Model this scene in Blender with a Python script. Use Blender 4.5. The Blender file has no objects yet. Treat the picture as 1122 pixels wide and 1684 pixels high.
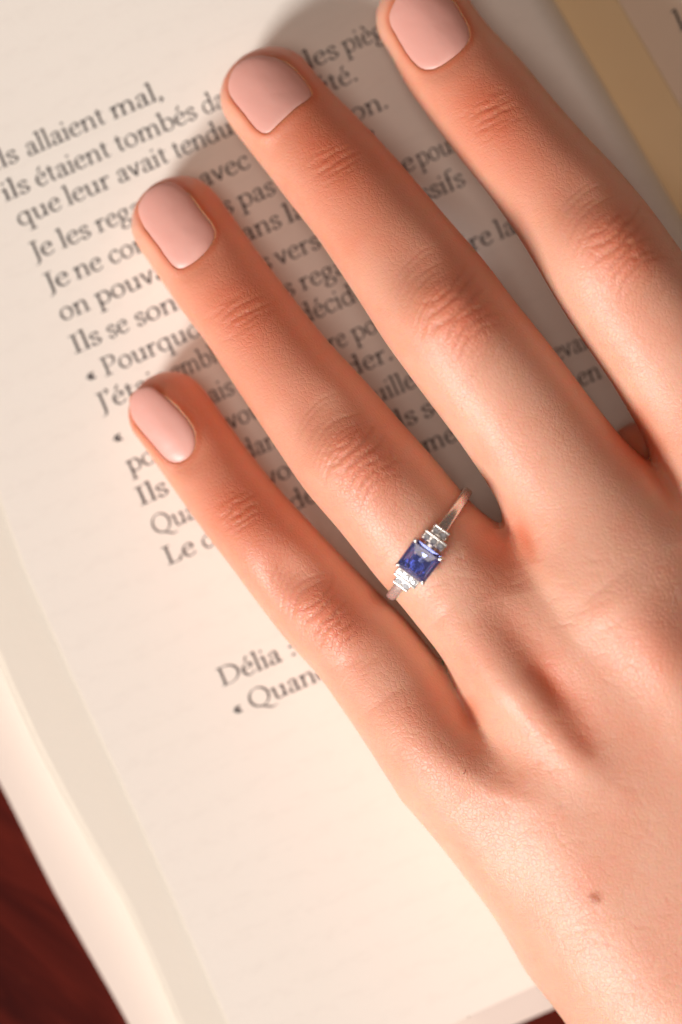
import bpy, math, random
import numpy as np
from mathutils import Vector, Matrix

# ------------------------------------------------------------------ camera, world, lights
sc = bpy.context.scene
C = sc.collection
MM = 0.001
CAM_H = 420.0            # camera height above the page, in mm
K = 0.087                # mm of page per photograph pixel
CX, CY = 561.0, 842.0

cam_d = bpy.data.cameras.new('camera')
cam = bpy.data.objects.new('camera', cam_d); C.objects.link(cam)
cam.location = (0, 0, CAM_H * MM)
cam_d.sensor_fit = 'VERTICAL'; cam_d.sensor_height = 24.0
cam_d.lens = 24.0 * CAM_H / (1684 * K)
cam_d.clip_start = 0.01; cam_d.clip_end = 50
cam_d.dof.use_dof = True
cam_d.dof.focus_distance = (CAM_H - 19.0) * MM
cam_d.dof.aperture_fstop = 4.3
sc.camera = cam

sc.view_settings.view_transform = 'Standard'
sc.view_settings.look = 'None'
sc.view_settings.gamma = 1.0
sc.view_settings.exposure = 0.0

w = bpy.data.worlds.new('World'); sc.world = w; w.use_nodes = True
bg = w.node_tree.nodes['Background']
bg.inputs[0].default_value = (1.0, 0.55, 0.40, 1)
bg.inputs[1].default_value = 0.07

def area(name, direction, dist, size, power, col, size_y=None):
    l = bpy.data.lights.new(name, 'AREA'); l.energy = power; l.color = col
    l.shape = 'RECTANGLE'; l.size = size; l.size_y = size_y or size
    o = bpy.data.objects.new(name, l); C.objects.link(o)
    d = Vector(direction).normalized()
    o.location = d * dist
    o.rotation_euler = (-d).to_track_quat('-Z', 'Y').to_euler()
    return o
# the window low on the left of the table, and a larger, paler glow above it
area('window_light', (-0.60, -0.66, 0.53), 1.9, 0.50, 44.5, (1.0, 0.97, 0.945), 0.50)
area('ceiling_light', (-0.12, -0.06, 1.0), 1.3, 0.6, 4.5, (1.0, 0.86, 0.76))

# ------------------------------------------------------------------ helpers
def P(X, Y, z=0.0):
    """photograph pixel at height z (mm) -> point in mm"""
    f = K * (1 - np.asarray(z, float) / CAM_H)
    return np.stack([(np.asarray(X, float) - CX) * f, -(np.asarray(Y, float) - CY) * f], -1)

def to_px(x, y, z):
    f = K * (1 - z / CAM_H)
    return CX + x / f, CY - y / f

def catmull(pts, n=8, closed=False):
    p = np.asarray(pts, float)
    if closed: q = np.vstack([p[-1], p, p[0], p[1]])
    else: q = np.vstack([2 * p[0] - p[1], p, 2 * p[-1] - p[-2]])
    out = []
    for i in range(1, len(q) - 2):
        a, b, c, d = q[i - 1], q[i], q[i + 1], q[i + 2]
        for j in range(n):
            t = j / n
            out.append(.5 * ((2 * b) + (c - a) * t + (2 * a - 5 * b + 4 * c - d) * t * t + (3 * b - a - 3 * c + d) * t ** 3))
    if not closed: out.append(p[-1])
    return np.array(out)

def smooth1d(a, n):
    k = np.hanning(2 * n + 3)[1:-1]; k /= k.sum()
    return np.convolve(np.pad(a, n, mode='edge'), k, mode='valid')

def mesh_obj(name, verts, faces, mat, parent=None, smooth=True, loc=None):
    """verts in mm"""
    me = bpy.data.meshes.new(name)
    me.from_pydata([tuple(float(c) * MM for c in v) for v in verts], [], [tuple(int(i) for i in f) for f in faces])
    me.materials.append(mat)
    if smooth: me.polygons.foreach_set('use_smooth', [True] * len(me.polygons))
    me.update()
    o = bpy.data.objects.new(name, me); C.objects.link(o)
    if parent: o.parent = parent
    return o

def tag(o, label=None, cat=None, group=None, kind=None):
    if label: o['label'] = label
    if cat: o['category'] = cat
    if group: o['group'] = group
    if kind: o['kind'] = kind
    return o

def empty(name, loc=(0, 0, 0)):
    o = bpy.data.objects.new(name, None); C.objects.link(o)
    o.empty_display_size = 0.01
    o.location = [c * MM for c in loc]
    return o

class NT:
    def __init__(self, name):
        self.m = bpy.data.materials.new(name); self.m.use_nodes = True
        self.t = self.m.node_tree; self.b = self.t.nodes['Principled BSDF']
    def n(self, typ, **kw):
        x = self.t.nodes.new('ShaderNode' + typ)
        for k_, v in kw.items():
            if k_.startswith('i_'):
                key = k_[2:]
                x.inputs[int(key) if key.isdigit() else key.replace('_', ' ')].default_value = v
            else: setattr(x, k_, v)
        return x
    def l(self, a, b): self.t.links.new(a, b)
    def math(self, op, a, b=None, clamp=False):
        x = self.n('Math', operation=op); x.use_clamp = clamp
        for i, v in enumerate((a, b)):
            if v is None: continue
            if isinstance(v, (int, float)): x.inputs[i].default_value = v
            else: self.l(v, x.inputs[i])
        return x.outputs[0]
    def mix(self, fac, a, b):
        x = self.n('Mix', data_type='RGBA')
        for key, v in ((0, fac), (6, a), (7, b)):
            if isinstance(v, (int, float)): x.inputs[key].default_value = v
            elif isinstance(v, tuple): x.inputs[key].default_value = v if len(v) == 4 else v + (1,)
            else: self.l(v, x.inputs[key])
        return x.outputs[2]

# ------------------------------------------------------------------ materials
def mat_skin():
    s = NT('skin'); b = s.b
    red = s.n('Attribute', attribute_name='redness').outputs['Fac']
    cr = s.n('Attribute', attribute_name='crease').outputs['Fac']
    kn = s.n('Attribute', attribute_name='knuckle').outputs['Fac']; fw = s.n('Attribute', attribute_name='joint_weight').outputs['Fac']
    mole = s.n('Attribute', attribute_name='mole').outputs['Fac']
    fuv = s.n('Attribute', attribute_name='finger_co').outputs['Vector']
    co = s.n('TexCoord').outputs['Object']
    n1 = s.n('TexNoise', i_Scale=90.0, i_Detail=4.0, i_Roughness=.6); s.l(co, n1.inputs['Vector'])
    n2 = s.n('TexNoise', i_Scale=420.0, i_Detail=3.0, i_Roughness=.6); s.l(co, n2.inputs['Vector'])
    base = (0.80, 0.44, 0.31)
    redc = (0.70, 0.17, 0.075)
    m1 = s.math('MULTIPLY', s.math('SUBTRACT', n1.outputs[0], .45), 2.6, True)
    c = s.mix(m1, base, (0.79, 0.345, 0.225))
    m2 = s.math('MULTIPLY', s.math('SUBTRACT', n2.outputs[0], .5), 1.2, True)
    c = s.mix(m2, c, (0.83, 0.50, 0.37))
    c = s.mix(red, c, redc)  # skin flush, plus shade painted on fingers, valley, web and nail rims
    c = s.mix(s.math('MULTIPLY', cr, .55, True), c, (0.60, 0.19, 0.10))  # also carries the painted shade of nail rims and web
    c = s.mix(mole, c, (0.48, 0.14, 0.05))
    s.l(c, b.inputs['Base Color'])
    b.inputs['Subsurface Weight'].default_value = 1.0
    b.inputs['Subsurface Radius'].default_value = (1.0, 0.17, 0.085)
    b.inputs['Subsurface Scale'].default_value = 0.0026
    b.subsurface_method = 'RANDOM_WALK'
    b.inputs['Roughness'].default_value = 0.44
    b.inputs['Specular IOR Level'].default_value = 0.55
    # fine relief: lozenge net of skin lines everywhere, transverse lines in finger space at the knuckles
    vo = s.n('TexVoronoi', feature='DISTANCE_TO_EDGE', i_Scale=1500.0)
    wn = s.n('TexNoise', i_Scale=900.0, i_Detail=2.0); s.l(co, wn.inputs['Vector'])
    wv = s.n('VectorMath', operation='MULTIPLY_ADD')
    s.l(wn.outputs['Color'], wv.inputs[0]); wv.inputs[1].default_value = (.0009,) * 3; s.l(co, wv.inputs[2])
    s.l(wv.outputs[0], vo.inputs['Vector'])
    v1 = s.math('MINIMUM', vo.outputs['Distance'], .16)
    mp = s.n('Mapping'); mp.inputs['Scale'].default_value = (1.0, .38, 1.0); s.l(fuv, mp.inputs['Vector'])
    vo2 = s.n('TexVoronoi', feature='DISTANCE_TO_EDGE', i_Scale=1.05); s.l(mp.outputs[0], vo2.inputs['Vector'])
    v2 = s.math('MINIMUM', vo2.outputs['Distance'], .13)
    nf = s.n('TexNoise', i_Scale=2600.0, i_Detail=3.0); s.l(co, nf.inputs['Vector'])
    h = s.math('MULTIPLY', s.math('MULTIPLY', v1, s.math('ADD', s.math('MULTIPLY', kn, 1.0), .7)), .36)
    h = s.math('ADD', h, s.math('MULTIPLY', s.math('MULTIPLY', v2, fw), .4))
    h = s.math('ADD', h, s.math('MULTIPLY', nf.outputs[0], .09))
    bu = s.n('Bump'); bu.inputs['Strength'].default_value = .75
    bu.inputs['Distance'].default_value = .00062
    s.l(h, bu.inputs['Height']); s.l(bu.outputs[0], b.inputs['Normal'])
    return s.m

def mat_nail():
    s = NT('nail_polish'); b = s.b
    co = s.n('TexCoord').outputs['Object']
    n1 = s.n('TexNoise', i_Scale=160.0, i_Detail=3.0); s.l(co, n1.inputs['Vector'])
    s.l(s.mix(n1.outputs[0], (0.78, 0.39, 0.325), (0.81, 0.415, 0.35)), b.inputs['Base Color'])
    b.inputs['Roughness'].default_value = .42
    b.inputs['Subsurface Weight'].default_value = .35
    b.inputs['Subsurface Radius'].default_value = (1, .45, .35)
    b.inputs['Subsurface Scale'].default_value = .0008
    b.inputs['Coat Weight'].default_value = .12; b.inputs['Coat Roughness'].default_value = .3
    bu = s.n('Bump'); bu.inputs['Strength'].default_value = .25; bu.inputs['Distance'].default_value = .0003
    n2 = s.n('TexNoise', i_Scale=420.0, i_Detail=2.0); s.l(co, n2.inputs['Vector'])
    s.l(n2.outputs[0], bu.inputs['Height']); s.l(bu.outputs[0], b.inputs['Normal'])
    return s.m

def mat_paper(name, col, col2, fib=1.0, show=False):
    s = NT(name); b = s.b
    co = s.n('TexCoord').outputs['Object']
    n1 = s.n('TexNoise', i_Scale=45.0, i_Detail=5.0, i_Roughness=.6); s.l(co, n1.inputs['Vector'])
    n2 = s.n('TexNoise', i_Scale=1500.0, i_Detail=4.0, i_Roughness=.7); s.l(co, n2.inputs['Vector'])
    c = s.mix(n1.outputs[0], col, col2)
    if show:
        mp = s.n('Mapping', vector_type='TEXTURE'); mp.inputs['Rotation'].default_value = (0, 0, math.radians(23.4)); s.l(co, mp.inputs['Vector'])
        wv = s.n('TexWave', bands_direction='Y', i_Scale=2 * math.pi / 20 / .00477 * 1.0); s.l(mp.outputs[0], wv.inputs['Vector'])
        mq = s.n('Mapping'); mq.inputs['Scale'].default_value = (420, 900, 1); s.l(mp.outputs[0], mq.inputs['Vector'])
        nq = s.n('TexNoise', i_Scale=1.0, i_Detail=2.0); s.l(mq.outputs[0], nq.inputs['Vector'])
        fz = s.math('MULTIPLY', s.math('MULTIPLY', s.math('SUBTRACT', wv.outputs['Fac'], .45), 3.0, True), s.math('MULTIPLY', s.math('SUBTRACT', nq.outputs[0], .42), 4.0, True))
        c = s.mix(s.math('MULTIPLY', fz, .07), c, (.62, .54, .48))
    c = s.mix(s.math('MULTIPLY', s.math('SUBTRACT', n2.outputs[0], .5), .35, True), c, tuple(v * .86 for v in col))
    s.l(c, b.inputs['Base Color'])
    b.inputs['Roughness'].default_value = .8; b.inputs['Specular IOR Level'].default_value = .2
    bu = s.n('Bump'); bu.inputs['Strength'].default_value = .25 * fib; bu.inputs['Distance'].default_value = .0001
    s.l(n2.outputs[0], bu.inputs['Height']); s.l(bu.outputs[0], b.inputs['Normal'])
    return s.m

def mat_ink():
    s = NT('printing_ink'); b = s.b
    co = s.n('TexCoord').outputs['Object']
    n = s.n('TexNoise', i_Scale=1200.0, i_Detail=3.0); s.l(co, n.inputs['Vector'])
    s.l(s.mix(n.outputs[0], (.018, .016, .020), (.06, .055, .062)), b.inputs['Base Color'])
    b.inputs['Roughness'].default_value = .7
    return s.m

def mat_wood():
    s = NT('mahogany'); b = s.b
    co = s.n('TexCoord').outputs['Object']
    mp = s.n('Mapping'); mp.inputs['Scale'].default_value = (1, 7, 1)
    mp0 = s.n('Mapping'); mp0.inputs['Rotation'].default_value = (0, 0, math.radians(40)); s.l(co, mp0.inputs['Vector']); s.l(mp0.outputs[0], mp.inputs['Vector'])
    n = s.n('TexNoise', i_Scale=28.0, i_Detail=6.0, i_Roughness=.65, i_Distortion=.8); s.l(mp.outputs[0], n.inputs['Vector'])
    r = s.n('ValToRGB'); s.l(n.outputs[0], r.inputs[0])
    r.color_ramp.elements[0].position = .3; r.color_ramp.elements[0].color = (.040, .003, .002, 1)
    r.color_ramp.elements[1].position = .78; r.color_ramp.elements[1].color = (.12, .012, .006, 1)
    mp3 = s.n('Mapping'); mp3.inputs['Rotation'].default_value = (0, 0, math.radians(40)); s.l(co, mp3.inputs['Vector'])
    mp2 = s.n('Mapping'); mp2.inputs['Scale'].default_value = (.22, 1, 1)
    s.l(mp3.outputs[0], mp2.inputs['Vector'])
    n3 = s.n('TexNoise', i_Scale=330.0, i_Detail=2.0); s.l(mp2.outputs[0], n3.inputs['Vector'])
    f = s.math('MULTIPLY', s.math('SUBTRACT', n3.outputs[0], .66), 4.0, True)
    s.l(s.mix(f, r.outputs[0], (.22, .05, .022)), b.inputs['Base Color'])
    b.inputs['Roughness'].default_value = .5
    b.inputs['Specular IOR Level'].default_value = .06
    bu = s.n('Bump'); bu.inputs['Strength'].default_value = .3; bu.inputs['Distance'].default_value = .0003
    s.l(n3.outputs[0], bu.inputs['Height']); s.l(bu.outputs[0], b.inputs['Normal'])
    return s.m

def mat_metal(name, col, rough):
    s = NT(name); b = s.b
    b.inputs['Base Color'].default_value = col + (1,); b.inputs['Metallic'].default_value = .75
    co = s.n('TexCoord').outputs['Object']
    n = s.n('TexNoise', i_Scale=2500.0, i_Detail=3.0); s.l(co, n.inputs['Vector'])
    s.l(s.math('ADD', s.math('MULTIPLY', n.outputs[0], .06), rough - .03), b.inputs['Roughness'])
    bu = s.n('Bump'); bu.inputs['Strength'].default_value = .03; bu.inputs['Distance'].default_value = .0001
    s.l(n.outputs[0], bu.inputs['Height']); s.l(bu.outputs[0], b.inputs['Normal'])
    return s.m

def mat_gem(name, col, ior, trans=1.0, rough=0.0):
    s = NT(name); b = s.b
    co = s.n('TexCoord').outputs['Object']
    n = s.n('TexNoise', i_Scale=600.0); s.l(co, n.inputs['Vector'])
    s.l(s.mix(n.outputs[0], col, tuple(c * .85 for c in col)), b.inputs['Base Color'])
    b.inputs['Transmission Weight'].default_value = trans
    b.inputs['IOR'].default_value = ior
    b.inputs['Roughness'].default_value = rough
    return s.m

SKIN = mat_skin(); NAIL = mat_nail(); INK = mat_ink(); WOOD = mat_wood()
PAPER = mat_paper('book_paper', (.91, .85, .775), (.89, .825, .745), show=True)
EDGE = mat_paper('page_edges', (.87, .80, .70), (.84, .77, .665))
COVER = mat_paper('cover_board', (.80, .69, .62), (.77, .655, .585))
FACING_SHADED = mat_paper('facing_paper_shaded', (.83, .66, .51), (.80, .63, .48))  # same paper as the left page, with tan shade in its colour
GUTTER_SHADE = mat_paper('gutter_shade_paper', (.86, .66, .40), (.82, .60, .34))  # warm yellow shade of the gutter painted as paper colour
GOLD = mat_metal('white_gold', (.86, .82, .78), .27)
BLUE = mat_gem('blue_gem', (.33, .42, 1.0), 1.76, .92, .0)
CLEAR = mat_gem('clear_gem', (.62, .63, .66), 2.0, .12, .06)

# ------------------------------------------------------------------ table
def build_table():
    n = 24; R = 600.0; z1, z0 = -10.0, -40.0
    v = []; f = []
    a, b_ = 700.0, 450.0
    rr = 4.0
    prof = [(0, z0), (0, z1 - rr), (rr * .3, z1 - rr * .3), (rr, z1)]
    for dx, z in prof:
        for sx, sy in ((-1, -1), (1, -1), (1, 1), (-1, 1)):
            v.append((sx * (a - dx), sy * (b_ - dx), z))
    for r in range(3):
        for i in range(4):
            j = (i + 1) % 4
            f.append((r * 4 + i, r * 4 + j, r * 4 + 4 + j, r * 4 + 4 + i))
    f.append((12, 13, 14, 15)); f.append((3, 2, 1, 0))
    o = mesh_obj('table_top', v, f, WOOD, smooth=False)
    tag(o, kind='structure')
build_table()

# ------------------------------------------------------------------ book
G0 = P(920, 0); G1 = P(1122, 345)          # gutter line on the page plane
gd = (G1 - G0) / np.linalg.norm(G1 - G0)   # runs down the picture
gn = np.array([gd[1], -gd[0]])             # points left of the gutter
if gn[0] > 0: gn = -gn

def gdist(x, y): return (x - G0[0]) * gn[0] + (y - G0[1]) * gn[1]

def zpage(x, y):
    g = gdist(x, y)
    t = np.clip(1 - g / 22.0, 0, 1.3)
    z = -0.9 * t ** 2
    t2 = np.clip(1 - g / 4.0, 0, 1.0)
    z = z - 3.2 * t2 ** 2.0
    return z + .25 * np.sin(x * .07 + y * .03) - .25

def line_pt(a, b, t): return a + (b - a) * t

def build_book():
    book = empty('open_book', (0, 0, -10))
    tag(book, 'open paperback of French text with cream pages lying on dark red wood under the hand', 'book')
    org = Vector((0, 0, -10))
    def add(name, v, f, mat, smooth=True):
        o = mesh_obj(name, v, f, mat, None, smooth)
        o.parent = book; o.matrix_parent_inverse = Matrix.Translation((0, 0, 10 * MM))
        return o
    # corners of the leaf: along the fore edge, the lower edge and the gutter
    def px2(X, Y, z): return P(X, Y, z)
    def curve_left(t, z, pts):  # t 0..1 from beyond the top to the lower corner
        pts = np.asarray(pts, float)
        d = np.r_[0, np.cumsum(np.linalg.norm(np.diff(pts, axis=0), axis=1))]; d /= d[-1]
        X = np.interp(t, d, pts[:, 0]); Y = np.interp(t, d, pts[:, 1])
        return P(X, Y, z)
    L1 = [(-410, -300), (-200, 150), (0, 815), (95, 1055), (228, 1345), (375, 1680), (440, 1822)]
    L2 = [(-500, -300), (-260, 420), (0, 1095), (125, 1350), (212, 1500), (285, 1670), (372, 1850)]
    L3 = [(-560, -240), (-300, 700), (0, 1287), (94, 1474), (212, 1684), (315, 1885)]
    L1 = catmull(L1, 6); L2 = catmull(L2, 6); L3 = catmull(L3, 6)
    def right_edge(t):           # gutter, from top to the foot
        a = G0 - gd * 62; b = G0 + gd * 178
        return a + (b - a) * t[:, None]
    # foot of the leaf in the photograph: through (750,1682) and (880,1622)
    nt, nu = 70, 90
    ts = np.linspace(0, 1, nt)
    def leaf(name, left_fn, zfn, mat, thick, u1=1.0, foot_shift=0.0):
        Lp = left_fn(ts)
        Rp = right_edge(ts)
        us = np.linspace(0, u1, nu) ** 1.0
        us = 1 - (1 - us) ** 1.5 if u1 == 1.0 else us
        top = []; 
        # foot line
        f0 = P(750, 1682); f1 = P(880, 1622)
        fd = (f1 - f0) / np.linalg.norm(f1 - f0); fn = np.array([fd[1], -fd[0]])
        if fn[1] > 0: fn = -fn
        for i in range(nt):
            for u in us:
                p = Lp[i] * (1 - u) + Rp[i] * u
                e = (p - f0) @ fn - foot_shift
                if e > 0: p = p - fn * e * 0.999
                top.append((p[0], p[1], zfn(p[0], p[1])))
        m = len(us); N = len(top)
        v = top + [(a, b_, c - thick) for a, b_, c in top]
        f = []
        for i in range(nt - 1):
            for j in range(m - 1):
                a = i * m + j
                f.append((a, a + m, a + m + 1, a + 1)); f.append((N + a, N + a + 1, N + a + m + 1, N + a + m))
        for i in range(nt - 1):
            a = i * m; f.append((a, N + a, N + a + m, a + m)); a += m - 1; f.append((a, a + m, N + a + m, N + a))
        for j in range(m - 1):
            f.append((j, j + 1, N + j + 1, N + j)); a = (nt - 1) * m + j; f.append((a, N + a, N + a + 1, a + 1))
        return add(name, v, f, mat, False)
    top = leaf('page', lambda t: curve_left(t, 0, L1), zpage, PAPER, .05)
    top['label'] = 'cream left page printed with French verse'
    # the leaves beneath, fanned out towards the fore edge
    NS = 4
    rnd = random.Random(4)
    for k in range(NS):
        q = (.90, .94, .975, 1.0)[k]
        dz = -.14 - .62 * ((k + 1) / NS)
        jit = rnd.uniform(-.15, .15)
        def lf(t, q=q, jit=jit, dz=dz):
            zz = dz
            a = curve_left(t, zz, L1); b = curve_left(t, zz, L2)
            c = a * (1 - q) + b * q
            return c + np.stack([.22 * np.sin(t * 9 + k * 2.1) + jit, 0 * t], -1)
        nt, nu = 24, 8
        ts = np.linspace(0, 1, nt)
        leaf('page', lf, lambda x, y, dz=dz: float(zpage(x, y) * max(0, 1 + dz / 4) + dz), EDGE, .22, .28, foot_shift=.05 + .12 * k / NS)
    # body of the block below the fan
    nt, nu = 24, 30; ts = np.linspace(0, 1, nt)
    leaf('page_block', lambda t: curve_left(t, 0, L1) + gn * -1.2, lambda x, y: float(zpage(x, y) * .9 - .25), EDGE, 5.0, 1.0, -.2)
    nt, nu = 24, 8; ts = np.linspace(0, 1, nt)
    leaf('page_block', lambda t: curve_left(t, -3, L2), lambda x, y: -.95, EDGE, 7.4, .3, .2)
    # cover
    Lc = curve_left(np.linspace(0, 1, 40), -8.6, L3)
    v = []; f = []
    fa = P(750, 1682 + 46, -8.6); fb = P(905, 1661, -8.6); fd = (fb - fa) / np.linalg.norm(fb - fa)
    a_ = G0 - gd * 62; b2 = fb + fd * 30
    # board outline: top-left .. bottom-left .. foot .. gutter
    foot_n = np.array([fd[1], -fd[0]]); foot_n = foot_n if foot_n[1] < 0 else -foot_n
    outl = [p for p in Lc if (p - fb) @ foot_n < 0]
    lp = outl[-1]
    lp2 = lp - foot_n * ((lp - fb) @ foot_n)
    outl.append(lp2)
    # follow the foot to the gutter line
    den = fd @ gn; s_ = -((fb - G0) @ gn) / den
    outl.append(fb); outl.append(fb + fd * s_)
    outl.append(a_)
    nn = len(outl)
    for z in (-8.5, -9.9):
        for p in outl: v.append((p[0], p[1], z))
    f.append(tuple(range(nn))[::-1]); f.append(tuple(range(nn, 2 * nn)))
    for i in range(nn):
        j = (i + 1) % nn; f.append((i, j, nn + j, nn + i))
    cv = add('cover', v, f, COVER, False)
    me = cv.data; import bmesh
    bm = bmesh.new(); bm.from_mesh(me); bmesh.ops.recalc_face_normals(bm, faces=bm.faces); bm.to_mesh(me); bm.free()
    # right-hand half: rises out of the gutter
    def zr(g): # g>0 to the right of the gutter
        return -5.2 + 4.9 * (1 - np.exp(-g / 13.0)) + .035 * g - .0006 * g * g
    def right_leaf(name, off, mat, thick, wid, up=0.0):
        v = []; f = []; m = 40; nt = 20
        for i in range(nt):
            base = G0 - gd * 62 + gd * (240 * i / (nt - 1)) + gn * .8
            for j in range(m):
                g = wid * (j / (m - 1)) ** 1.7
                p = base - gn * g
                v.append((p[0], p[1], zr(g) + up + off * (min(g, 30) / 30)))
        N = len(v); v += [(a, b, c - (thick if thick < 1 else max(.5, c + 8.5))) for a, b, c in v]
        for i in range(nt - 1):
            for j in range(m - 1):
                a = i * m + j
                f.append((a, a + m, a + m + 1, a + 1)[::-1]); f.append((N + a, N + a + 1, N + a + m + 1, N + a + m)[::-1])
        for i in range(nt - 1):
            a = i * m; f.append((a, N + a, N + a + m, a + m)[::-1]); a += m - 1; f.append((a, a + m, N + a + m, N + a)[::-1])
        for j in range(m - 1):
            f.append((j, j + 1, N + j + 1, N + j)[::-1]); a = (nt - 1) * m + j; f.append((a, N + a, N + a + 1, a + 1)[::-1])
        return add(name, v, f, mat)
    rp = right_leaf('page', 0, FACING_SHADED, .1, 118); rp['label'] = 'right page rising out of the shaded gutter'
    gl = right_leaf('gutter_shade_strip', 0, GUTTER_SHADE, .05, 8.5, .06); gl['label'] = 'added strip carrying the yellowish shade of the gutter'  # added strip: paints the gutter's warm shade over the right page
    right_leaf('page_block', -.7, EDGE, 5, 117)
    v = []; b0 = G0 - gd * 62; b1 = G0 + gd * 180
    for z in (-8.5, -9.9):
        for p in (b0 + gn * .2, b1 + gn * .2, b1 - gn * 121, b0 - gn * 121): v.append((p[0], p[1], z))
    rc = add('cover', v, [(0, 1, 2, 3), (7, 6, 5, 4), (0, 4, 5, 1), (1, 5, 6, 2), (2, 6, 7, 3), (3, 7, 4, 0)], COVER, False)
    bm = bmesh.new(); bm.from_mesh(rc.data); bmesh.ops.recalc_face_normals(bm, faces=bm.faces); bm.to_mesh(rc.data); bm.free()
    return book, add, zr

# ------------------------------------------------------------------ lettering: a broad-nib book face, drawn stroke by stroke
THICK, THIN, NIB = .18, .065, math.radians(14)
def _stem(x, y0, y1): return [('l', [(x, y0), (x, y1)])]
def _foot(x, y=0, w_=.20): return [('l', [(x - w_, y + .025), (x + w_, y + .025)])]
def _flag(x, y): return [('l', [(x - .22, y - .16), (x - .02, y - .01)])]
def _ell(cx, cy, rx, ry, a0=0, a1=360, n=18):
    return [('c', [(cx + rx * math.cos(math.radians(a0 + (a1 - a0) * i / n)), cy + ry * math.sin(math.radians(a0 + (a1 - a0) * i / n))) for i in range(n + 1)])]
def _dot(x, y, r=.105): return [('d', [(x, y, r)])]
_e = lambda: [('c', [(.17, .60), (.80, .62)]), ('c', [(.80, .62), (.72, .92), (.48, 1.01), (.20, .80), (.13, .45), (.28, .10), (.56, .0), (.86, .22)])]
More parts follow.
